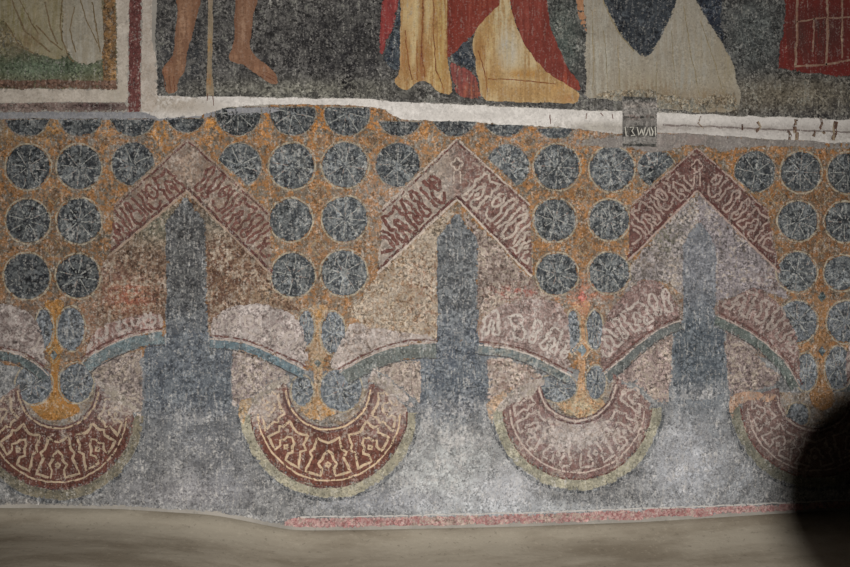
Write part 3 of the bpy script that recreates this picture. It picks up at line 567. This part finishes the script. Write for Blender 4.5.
# top row, cut by the band above
def top_clip(x):
    if x < 165: y = 119
    elif x < 225: y = 118
    elif x < 385: y = 107
    elif x < 440: y = 121
    else: y = 119 + (x - 440) * .075
    return (((x - 60, y), (x + 60, y)),)
G1L = ((109, 208), (183, 139)); G1R = ((192, 137), (272, 208))
for x, cy, tn in ((-26, 113, 0), (27, 114, -2), (80, 114, 2), (133, 114, -4), (186, 112, -4), (238, 113, -18), (293, 113, -8), (347, 113, 0), (400, 114, -6), (455, 114, -8), (505, 114, 0), (556, 116, 6)):
    roundel(x, cy, 23 if x != 186 else 21, clip=top_clip(x), tone=tn, wear=.28, star=.4)
for x, y, r, tn, cl, w in (
    (-26, 167, 22, -8, (), .3), (28, 167, 22.5, -4, (), .3), (79, 167, 22.5, -2, (), .36), (133, 164, 22, 0, (((183, 139), (109, 208)),), .3),
    (240, 165, 22, 6, (((272, 208), (192, 137)),), .38), (292, 166, 23, 8, (), .36), (345, 165, 23, 10, (), .34), (398, 165, 22.5, 4, (((450, 139), (392, 200)),), .32),
    (508, 166, 22, 12, (((540, 208), (466, 139)),), .34), (557, 167, 23, 4, (), .34), (612, 169, 22.5, 14, (), .32), (656, 168, 19, 2, (((690, 148), (630, 206)),), .3),
    (755, 172, 21, -2, (((772, 212), (704, 147)),), .28), (801, 172, 20.5, -4, (), .26), (848, 173, 20.5, -6, (), .28), (893, 175, 20, -6, (), .28),
    (-26, 222, 22, -8, (), .3), (28, 221, 22, -6, (), .36), (79, 221, 22.5, -6, (), .34), (291, 220, 21.5, 2, (), .34), (345, 219, 23, 14, (), .36), (555, 220, 21.5, 0, (), .42), (609, 220, 20.5, 0, (), .38), (798, 221, 20, 4, (), .3), (845, 222, 20, 0, (), .3), (891, 222, 20, -4, (), .3),
    (-26, 276, 22, -8, (), .3), (27, 276, 23, -8, (), .28), (78, 276, 22, -12, (), .28), (293, 275, 22, -2, (), .3), (344, 273, 23, 10, (), .36), (557, 274, 21, 4, (), .36), (609, 273, 20.5, 10, (), .32), (797, 272, 20, 14, (), .3), (842, 273, 18, 16, (), .3), (886, 272, 19, 2, (), .3)):
    roundel(x, y, r, clip=cl, tone=tn, wear=w)
# lower rows, mostly covered by the fans
for x, y, rx, ry, tn, cl, w in (
    (44, 329, 9, 20, 12, (), .3), (71, 329, 14, 22, 6, (), .34), (306, 328, 8, 18, 28, (), .4), (333, 333, 12.5, 21, 24, (), .26), (573, 332, 7, 22, 30, (), .35), (595, 330, 8.5, 20, 20, (), .26), (797, 322, 20, 21, 4, (), .28), (846, 322, 19, 21, 2, (), .28), (888, 320, 18, 20, 0, (), .28),
    (34, 384, 18, 20, 4, (), .26), (76, 383, 17, 20, 4, (), .3), (302, 391, 11, 15, 24, (), .26), (341, 390, 21.5, 21.5, 28, (), .24), (557, 388, 20, 14, 22, (), .34), (596, 382, 10, 17, 22, (), .28), (806, 372, 11, 19, 22, (), .3), (838, 368, 13, 22, 18, (), .3), (798, 415, 11, 12, 16, (), .3)):
    roundel(x, y, rx, ry, clip=cl, tone=tn, wear=w, star=.4)

OCK = ((146, 106, 66), (128, 104, 78))
neck(55, 300, 410, 5.5, (148, 106, 60), (136, 104, 66), 26, .15)
neck(318, 305, 410, 5.5, zones((148, 122, 96), [(330, 412, 30, 14, (164, 122, 74), .9), (318, 318, 12, 16, (150, 112, 66), .8)]), (150, 130, 108), 20, .35)
neck(582, 300, 408, 5, zones((152, 120, 92), [(582, 410, 32, 18, (156, 146, 124), .95), (582, 300, 16, 16, (156, 104, 88), .8)]), (156, 124, 94), 26, .3)
neck(822, 296, 400, 5, (136, 100, 66), (120, 96, 74), 14, .25)
# small diamonds between the roundels
def diamond(x, y, s, c=(92, 98, 98), rimc=(140, 124, 92)):
    e = area('diamond', [(x, y - s * .62), (x + s * .5, y), (x, y + s * .62), (x - s * .5, y)], M['blue'], dd, 0.0024, c, wear=.3, j=.5, grid=4)
    lines('diamond_outline', [([(x, y - s), (x + s * .85, y), (x, y + s), (x - s * .85, y)], 1.3, True)], M['line'], e, 0.0025, rimc, wear=.4)
for x, y, s in ((54, 194, 10), (54, 249, 10), (106, 141, 8), (320, 193, 10), (318, 247, 9), (372, 140, 9), (319, 140, 8), (582, 194, 9), (583, 247, 9), (584, 142, 8), (529, 141, 9), (822, 196, 9), (821, 247, 8), (777, 197, 8)):
    diamond(x, y, s, (104, 82, 62), (136, 118, 90))
diamond(54, 355, 9); diamond(318, 363, 8, (84, 88, 84)); diamond(582, 350, 11, (104, 116, 122), (178, 156, 130)); diamond(822, 297, 9, (78, 88, 88), (128, 98, 70)); diamond(822, 351, 9, (72, 82, 86), (128, 98, 70)); diamond(582, 297, 10, (152, 88, 76), (150, 112, 96))

# gables ------------------------------------------------------------------
def clip_lines(ls, poly):
    good = []
    for pts, w, cl in ls:
        run = []
        for p in resample(pts, 2, False):
            if inside(p, poly): run.append(p)
            else:
                if len(run) > 2: good.append((run, w, False))
                run = []
        if len(run) > 2: good.append((run, w, False))
    return good

def gable(styles, apex, innr, lo_l, li_l, lo_r, li_r, wearL, wearR, veilL, veilR, nL, nR, orders, keep, c=(104, 58, 52), strokew=3.1, tone=(154, 140, 126)):
    ax, ay = apex; ix, iy = innr
    e = empty('gable', W(ax, li_l[1], 0.0026), dd)
    wz = lambda x, y: wearL if x < ax else wearR
    vz = lambda x, y: (veilL if x < ax else veilR) * (0.6 + 0.8 * (noise.noise(Vector((x * .05, y * .05, 1))) + .4))
    TAN = (128, 106, 90) if ax < 300 else (148, 132, 118)
    sidec = lambda x: .5 + .5 * math.tanh((x - ax) / 9)
    bc = lambda k: (lambda x, y: tuple((p * (1 - sidec(x)) + q * sidec(x)) * k for p, q in zip(TAN if styles[0] else c, TAN if styles[1] else c)))
    area('red_band', [apex, lo_r, li_r, innr, li_l, lo_l], M['red'], e, 0.0026, bc(1.0), bc(.8), wz, vz, grid=5, j=1.2)
    ls = []; stl = {}
    for side_, (lo, li, n, o) in enumerate(((lo_l, li_l, nL, orders[0]), (lo_r, li_r, nR, orders[1]))):
        ls = []
        dx, dy = li[0] - ix, li[1] - iy; L = math.hypot(dx, dy); px_, py_ = (dy / L, -dx / L)
        if py_ > 0: px_, py_ = -px_, -py_
        wd_ = abs((lo[0] - ix) * px_ + (lo[1] - iy) * py_)
        def mp(u, v, dx=dx, dy=dy, px_=px_, py_=py_, wd_=wd_):
            u = -.02 + u * 1.12
            return (ix + dx * u + px_ * wd_ * (.91 - .80 * v), iy + dy * u + py_ * wd_ * (.91 - .80 * v))
        dk_ = styles[side_]
        ls = clip_lines(ornament(mp, n, o, strokew * (1.45 if dk_ else 1), keep, 0, 1), [(ax, ay + 6), lo_r, li_r, (ix, iy - 6), li_l, lo_l])
        tn_ = (84, 50, 43) if dk_ else tone
        lines('lettering', ls, M['line'], e, 0.0029, tn_, tuple(v * (1.2 if dk_ else .88) for v in tn_), (.3 if dk_ else .12), .04, j=1.6)
    # finial cross at the apex
    m = (ax + (ix - ax) * .42, ay + (iy - ay) * .42)
    q = [(m[0] + (3.6 + 2.4 * abs(math.cos(2 * t))) * math.cos(t), m[1] + (3.6 + 2.4 * abs(math.cos(2 * t))) * math.sin(t)) for t in [math.tau * i / 24 for i in range(24)]]
    lines('finial', [(q, 1.9, True), ([(m[0] - 3, m[1] + 7), (m[0] - 3.5, m[1] + 20)], 1.8, False), ([(m[0] + 3, m[1] + 7), (m[0] + 3.5, m[1] + 20)], 1.8, False)], M['line'], e, 0.0031, tone, wear=.25)
    out = [lo_l, apex, lo_r]; inn = [li_l, innr, li_r]
    lines('outer_border', [([(x, y + 1) for x, y in out], 2.0, False)], M['line'], e, 0.0030, tuple(v * .96 for v in tone), wear=.35)
    lines('outer_border', [([(x, y + 4) for x, y in out], 2.2, False)], M['red'], e, 0.0030, (84, 50, 46), wear=.4)
    lines('inner_border', [([(x, y - 1) for x, y in inn], 2.4, False)], M['line'], e, 0.0030, tone, wear=.25)
    lines('inner_border', [([(x, y - 4.5) for x, y in inn], 3.2, False)], M['red'], e, 0.0030, (88, 52, 48), (72, 44, 42), wear=.3)
    return e
gable((1, 1), (188, 137), (187, 192), (114, 204), (110, 256), (270, 212), (272, 276), .5, .46, .12, .12, 5, 6, (['omega', 'eye', 'key'], ['feet', 'eye', 'omega']), 1.0, (92, 58, 46), 2.3, (142, 122, 106))
gable((1, 0), (457, 138), (457, 200), (382, 208), (378, 274), (530, 204), (532, 278), .4, .42, .22, .14, 5, 5, (['eye', 'feet', 'omega'], ['omega', 'eye', 'key']), 1.0, (104, 66, 56), 2.9, (170, 156, 144))
gable((0, 0), (697, 147), (697, 192), (630, 206), (628, 262), (768, 210), (780, 274), .28, .26, .06, .06, 5, 5, (['omega', 'eye'], ['eye', 'feet', 'omega']), 1.0, (92, 58, 52), 2.5, (150, 130, 120))

# fans (curved lettered wings) -------------------------------------------------
def fan(outline, lower, order, n, depth, c1, wear, veil, teal, teal2=None, tw=9, keep=1.0, tone=(160, 148, 140), side=-1, strokew=3.0):
    """outline = lettered area, lower = its lower edge from the stem outwards"""
    e = empty('fan', W(lower[0][0], lower[0][1], 0.0033), dd)
    area('lettered_band', outline, M['worn'], e, 0.0033, tuple(v * .84 for v in c1), tuple(v * 1.06 for v in c1), wear, veil, grid=5, j=1.4, round_=1)
    low = chaikin(lower, 2, False)
    low = resample(low, 3, False)
    N = len(low)
    up = shift_line(low, side * depth)
    def mp(u, v):
        k = min(N - 1.001, max(0, u * (N - 1))); i = int(k); f = k - i
        a = (low[i][0] * (1 - f) + low[i + 1][0] * f, low[i][1] * (1 - f) + low[i + 1][1] * f); b = (up[i][0] * (1 - f) + up[i + 1][0] * f, up[i][1] * (1 - f) + up[i + 1][1] * f)
        v = 1 - v; v = .2 + .75 * v
        return (a[0] + (b[0] - a[0]) * v, a[1] + (b[1] - a[1]) * v)
    ls = ornament(mp, n, order, strokew, keep)
    good = []
    oc = chaikin(outline, 1)
    for pts, w, cl in ls:
        run = []
        for p in resample(pts, 2, False):
            if inside(p, oc): run.append(p)
            else:
                if len(run) > 2: good.append((run, w, False))
                run = []
        if len(run) > 2: good.append((run, w, False))
    if good: lines('lettering', good, M['line'], e, 0.0036, tone, tuple(v * .9 for v in tone), wear=.08 + (wear if not callable(wear) else .4) * .3, veil=veil * .3, j=1.3)
    t2 = shift_line(low, -side * tw)
    area('teal_hem', low + t2[::-1], M['pillar'], e, 0.0037, teal, teal2 or tuple(v * .86 for v in teal), .28, .05, grid=4, j=1.0)
    lines('hem_line', [(low, 1.6, False)], M['line'], e, 0.0039, tone, wear=.3)
    lines('hem_line', [(shift_line(low, side * 3.2), 2.2, False)], M['red'], e, 0.0039, (88, 58, 54), wear=.35)
    lines('hem_dark_line', [(shift_line(low, -side * (tw + .4)), 1.6, False)], M['pillar'], e, 0.0039, (66, 64, 64), wear=.35)  # thin dark grey line along the outer edge of the teal hem
    return e
PALE = (124, 106, 100)
fan([(210, 340), (209, 320), (225, 308), (250, 302), (275, 306), (296, 314), (304, 332), (308, 352), (306, 370), (290, 362), (262, 349), (240, 341)], [(306, 370), (290, 362), (262, 349), (240, 341), (209, 339)], ['eye', 'feet'], 4, 34, PALE, .6, .3, (92, 112, 120), (80, 92, 98), tw=9, keep=.9, side=1)
fan([(82, 362), (90, 340), (100, 326), (125, 318), (146, 312), (163, 312), (164, 330), (140, 334), (112, 344)], [(82, 362), (96, 352), (115, 342), (138, 334), (163, 331)], ['key'], 3, 26, (116, 78, 66), .5, .2, (98, 112, 116), (84, 92, 94), tw=13, keep=.9, side=-1)
fan([(328, 366), (336, 350), (346, 332), (352, 322), (372, 326), (400, 332), (436, 336), (436, 343), (412, 343), (388, 348), (360, 360), (340, 372)], [(340, 372), (362, 359), (388, 348), (412, 343), (437, 343)], ['eye'], 3, 22, (136, 116, 102), .6, .3, (98, 104, 102), (84, 88, 84), tw=15, keep=.8, side=-1)
fan([(480, 346), (478, 328), (488, 312), (506, 302), (530, 298), (552, 300), (567, 308), (570, 340), (571, 376), (548, 364), (524, 352), (502, 346)], [(571, 376), (550, 364), (526, 353), (504, 347), (479, 345)], ['feet', 'pair'], 4, 42, (124, 98, 90), .42, .22, (96, 106, 108), (118, 118, 112), tw=9, side=1, tone=(176, 166, 158))
fan([(602, 372), (600, 345), (604, 322), (614, 304), (628, 290), (644, 279), (658, 281), (670, 291), (679, 307), (680, 319), (658, 328), (632, 349), (612, 368)], [(604, 374), (616, 364), (636, 346), (658, 329), (681, 320)], ['omega', 'feet'], 4, 42, (112, 84, 78), .34, .14, (94, 98, 96), (78, 82, 82), tw=9, side=-1, tone=(166, 154, 146))
fan([(718, 322), (717, 303), (734, 297), (750, 288), (761, 287), (774, 298), (786, 312), (795, 332), (800, 356), (799, 384), (785, 362), (764, 342), (742, 328)], [(800, 386), (786, 362), (766, 343), (744, 328), (717, 316)], ['feet', 'omega'], 4, 44, (108, 82, 76), .26, .10, (88, 96, 92), (74, 82, 78), tw=10, side=1, tone=(150, 136, 128))
fan([(-60, 350), (-60, 300), (-20, 300), (14, 304), (34, 316), (44, 338), (48, 372), (30, 358), (8, 350)], [(49, 376), (32, 360), (8, 350), (-60, 346)], ['key', 'eye'], 4, 30, (108, 90, 84), .5, .25, (84, 96, 96), (70, 78, 80), tw=9, keep=.6, side=1)
fan([(846, 384), (845, 360), (850, 340), (866, 320), (890, 305), (920, 300), (930, 330), (890, 345), (866, 362)], [(846, 388), (862, 364), (890, 346), (930, 336)], ['pair'], 2, 36, (110, 84, 80), .4, .2, (80, 90, 90), tw=9, side=-1)

# crescents ---------------------------------------------------------------
def crescent(cx, cy, R, icx, icy, r, ang, hl, hr, c, wear, veil, tone, border, n, order, keep=1.0, a_l=178, a_r=2, strokew=2.9):
    area('hollow_ground', arc(icx, icy, r + 1, 180, 0), M['ochre'], dd, 0.00165, (118, 100, 82), (110, 104, 98), .35, .15, grid=5)
    e = empty('crescent', W(cx, cy + R, 0.0042), dd)
    outer = arc(cx, cy, R, a_r, a_l)                       # right -> bottom -> left
    inn = arc(icx, icy, r, 180 + hl, -hr)                  # left -> bottom -> right
    area('yellow_rim', arc(cx, cy, R, a_r, a_l) + arc(cx, cy, R - 12, a_l, a_r), M['field'], e, 0.0042, border[0], border[1], .22, .05, grid=5, j=1.1)
    Rr = R - 11
    area('red_field', arc(cx, cy, Rr, a_r - 4, a_l + 4) + inn, M['red'], e, 0.0043, c, tuple(v * .82 for v in c) if sum(c) < 300 else tuple(v * 1.1 for v in c), wear, veil, grid=5, j=1.0)
    lines('dark_outline', [(arc(cx, cy, R + 1.6, a_r, a_l), 4.2, False)], M['pillar'], e, 0.0041, (58, 60, 64), (84, 86, 88), wear=.5)
    lines('rim_line', [(arc(cx, cy, Rr + .2, a_r, a_l), 2.2, False)], M['red'], e, 0.0045, (74, 44, 44), (96, 66, 60), wear=.35)
    lines('pale_line', [(arc(cx, cy, Rr - 6.5, a_r + 2, a_l - 2), 1.9, False), (arc(icx, icy, r + 2.5, 176, 4), 2.0, False)], M['line'], e, 0.0046, tone, wear=.28)
    lines('dark_line', [(arc(icx, icy, r + .4, 178, 2), 1.8, False), (arc(icx, icy, r + 5.2, 172, 8), 2.6, False)], M['red'], e, 0.0046, (92, 68, 66), (76, 54, 54), wear=.35)
    def mp(u, v):
        a = math.radians(ang[0] + (ang[1] - ang[0]) * u)
        d = (math.cos(a), math.sin(a))
        p0 = (icx + d[0] * (r + 8), icy + d[1] * (r + 8))
        # outer hit
        ox, oy = icx - cx, icy - cy; RR = Rr - 10
        bq = ox * d[0] + oy * d[1]; t = -bq + math.sqrt(max(0, bq * bq - (ox * ox + oy * oy - RR * RR)))
        p1 = (icx + d[0] * t, icy + d[1] * t)
        return (p0[0] + (p1[0] - p0[0]) * v, p0[1] + (p1[1] - p0[1]) * v)
    wl2 = (lambda x, y: .1 + .45 * val(wear, x, y))
    lines('lettering', ornament(mp, n, order, strokew, keep, 0.02, 1.0), M['line'], e, 0.0048, tone, tuple(v * .9 for v in tone), wl2, veil)
    return e
crescent(57, 413, 87, 58, 388, 38, (172, 8), 6, 6, (90, 52, 42), zones(.26, [(120, 405, 26, 20, .75, .9), (10, 400, 24, 24, .5, .9), (60, 432, 30, 8, .5, .7)]), zones(0.02, [(112, 402, 30, 20, .5, .9), (5, 400, 20, 20, .3, .8)]), (160, 140, 116), ((112, 104, 86), (90, 86, 74)), 5, ['omega'])
crescent(329, 409, 89, 328, 387, 40, (178, 2), 14, 14, (102, 60, 48), zones(.22, [(262, 405, 26, 26, .75, .95), (398, 402, 26, 28, .7, .95), (300, 436, 30, 10, .5, .8), (365, 430, 20, 16, .5, .7)]), zones(0.02, [(260, 402, 28, 26, .5, .9), (396, 400, 26, 30, .45, .9), (380, 430, 16, 14, .3, .7)]), (182, 158, 128), ((146, 140, 120), (124, 120, 104)), 5, ['omega'])
crescent(577, 405, 85, 577, 382, 36, (178, 2), 14, 14, zones((138, 104, 100), [(577, 440, 44, 16, (160, 144, 136), .95)]) and (108, 74, 68), zones(.40, [(577, 434, 38, 12, .95, .95)]), zones(.16, [(577, 436, 44, 20, .7, .9)]), (168, 152, 142), ((146, 141, 122), (122, 119, 104)), 6, ['omega', 'omega', 'pair'], keep=.95, strokew=2.8)
crescent(815, 403, 85, 815, 392, 36, (178, 2), 8, 8, (100, 74, 68), .3, .12, (150, 136, 128), ((112, 108, 94), (90, 90, 80)), 5, ['omega'], strokew=2.4)
# horn ends washed pale
for pts in ([(94, 376), (112, 384), (140, 410), (143, 424), (130, 408), (106, 394)], [(243, 408), (262, 388), (288, 372), (292, 380), (266, 396), (248, 416)], [(415, 408), (402, 388), (372, 368), (366, 378), (392, 396)], [(494, 402), (520, 386), (542, 378), (546, 386), (520, 400), (500, 412)]):
    area('pale_horn', pts, M['worn'], dd, 0.0050, (140, 130, 116), (116, 102, 92), .5, .2, j=2.4, grid=5)
area('ochre_streak', [(729, 396), (745, 391), (770, 394), (784, 398), (772, 402), (748, 400), (736, 408), (733, 418), (728, 408)], M['ochre'], dd, 0.0052, (148, 116, 94), (134, 110, 94), .3, .1)
area('ochre_streak', [(486, 404), (500, 392), (514, 386), (508, 396), (496, 408), (492, 424), (487, 416)], M['ochre'], dd, 0.0052, (150, 124, 100), (152, 128, 106), .4, .1)
area('ochre_streak', [(240, 400), (256, 396), (250, 408), (244, 424), (238, 414)], M['ochre'], dd, 0.0052, (150, 122, 86), (146, 128, 106), .4, .1)

# red stripe at the foot of the painting
st = [(x, top_y(x) - 1) for x in range(284, 941, 16)]; sb = [(x, bench_y(x) - 2.6) for x in range(284, 941, 16)]
st2 = [(284, top_y(284) + 1)] + st[1:]
area('red_stripe', st2 + sb[::-1], M['red'], dd, 0.0022, zones((142, 96, 94), [(380, 522, 40, 6, (134, 78, 76), .6), (660, 514, 60, 7, (136, 80, 78), .7)]), (150, 118, 114), zones(.35, [(450, 520, 40, 9, .65, .8), (560, 518, 30, 9, .7, .7)]), .1, grid=5, j=1.4)
lines('pale_line', [([(x, top_y(x) - 2) for x in range(300, 941, 14)], 1.6, False)], M['white'], dd, 0.0023, (168, 164, 160), wear=.2)

# ================================================================== added post, unseen outside the frame, throws the lower-right corner shadow
def lathe(name, prof, mat, parent, seg=48):
    V = []; Fc = []
    for r, z in prof:
        for i in range(seg):
            a = math.tau * i / seg; V.append((r * math.cos(a), r * math.sin(a), z))
    for k in range(len(prof) - 1):
        for i in range(seg):
            j = (i + 1) % seg; Fc.append((k * seg + i, k * seg + j, (k + 1) * seg + j, (k + 1) * seg + i))
    me = bpy.data.meshes.new(name); me.from_pydata(V, [], Fc); me.update()
    for p in me.polygons: p.use_smooth = True
    me.materials.append(mat)
    o = bpy.data.objects.new(name, me); col.objects.link(o); o.parent = parent; return o
LAMP = Vector((0.32, -3.02, 1.40))
S = W(903, 497); T = 0.30
C_ = LAMP + (S - LAMP) * T
RB = 0.405 * T
m_wood = bpy.data.materials.new('dark_oak'); m_wood.use_nodes = True
nt = m_wood.node_tree; bs = nt.nodes['Principled BSDF']; bs.inputs['Roughness'].default_value = .5
tc = nd(nt, 'ShaderNodeTexCoord').outputs['Object']
nt.links.new(mixc(nt, tex(nt, tc, 12, 5, .6, stretch=(4, 4, .4)), lin((44, 30, 22)), lin((72, 50, 34))), bs.inputs['Base Color'])
pp = empty('shadow_post', (C_.x, C_.y, 0), label='added unseen wooden post with a ball top that casts the corner shadow', category='post')
zc = C_.z
lathe('post_base', [(0.0, 0), (.14, 0), (.14, .10), (.11, .13), (.0, .13)], m_wood, pp)
lathe('shaft', [(.085, .12), (.085, zc - RB * 1.5), (.10, zc - RB * 1.35), (.10, zc - RB * 1.1), (.08, zc - RB * .95), (.07, zc - RB * .85)], m_wood, pp)
lathe('ball', [(max(.0005, RB * math.sin(a)), zc - RB * math.cos(a)) for a in [math.pi * i / 26 for i in range(27)]], m_wood, pp)

# ================================================================== light and camera
ld = bpy.data.lights.new('flash_lamp', 'SPOT'); ld.energy = 470; ld.shadow_soft_size = 0.035; ld.spot_size = math.radians(92); ld.spot_blend = 1.0; ld.color = (1.0, 0.97, 0.925)
lo = bpy.data.objects.new('flash_lamp', ld); col.objects.link(lo); lo.location = LAMP
lo.rotation_euler = (W(480, 400) - LAMP).to_track_quat('-Z', 'Y').to_euler()
wd = bpy.data.worlds.new('dim_interior'); sc.world = wd; wd.use_nodes = True
wd.node_tree.nodes['Background'].inputs[0].default_value = (1.0, .9, .8, 1); wd.node_tree.nodes['Background'].inputs[1].default_value = 0.004
cd = bpy.data.cameras.new('camera'); cd.sensor_width = 36; cd.lens = F / 850 * 36; cd.clip_start = 0.05
co = bpy.data.objects.new('camera', cd); col.objects.link(co); co.location = CAM; co.rotation_euler = (math.radians(90), 0, -YAW)
sc.camera = co
vs = sc.view_settings; sc.display_settings.display_device = 'sRGB'
vs.view_transform = 'Standard'; vs.look = 'None'; vs.gamma = 1; vs.use_curve_mapping = False; vs.exposure = 0.0
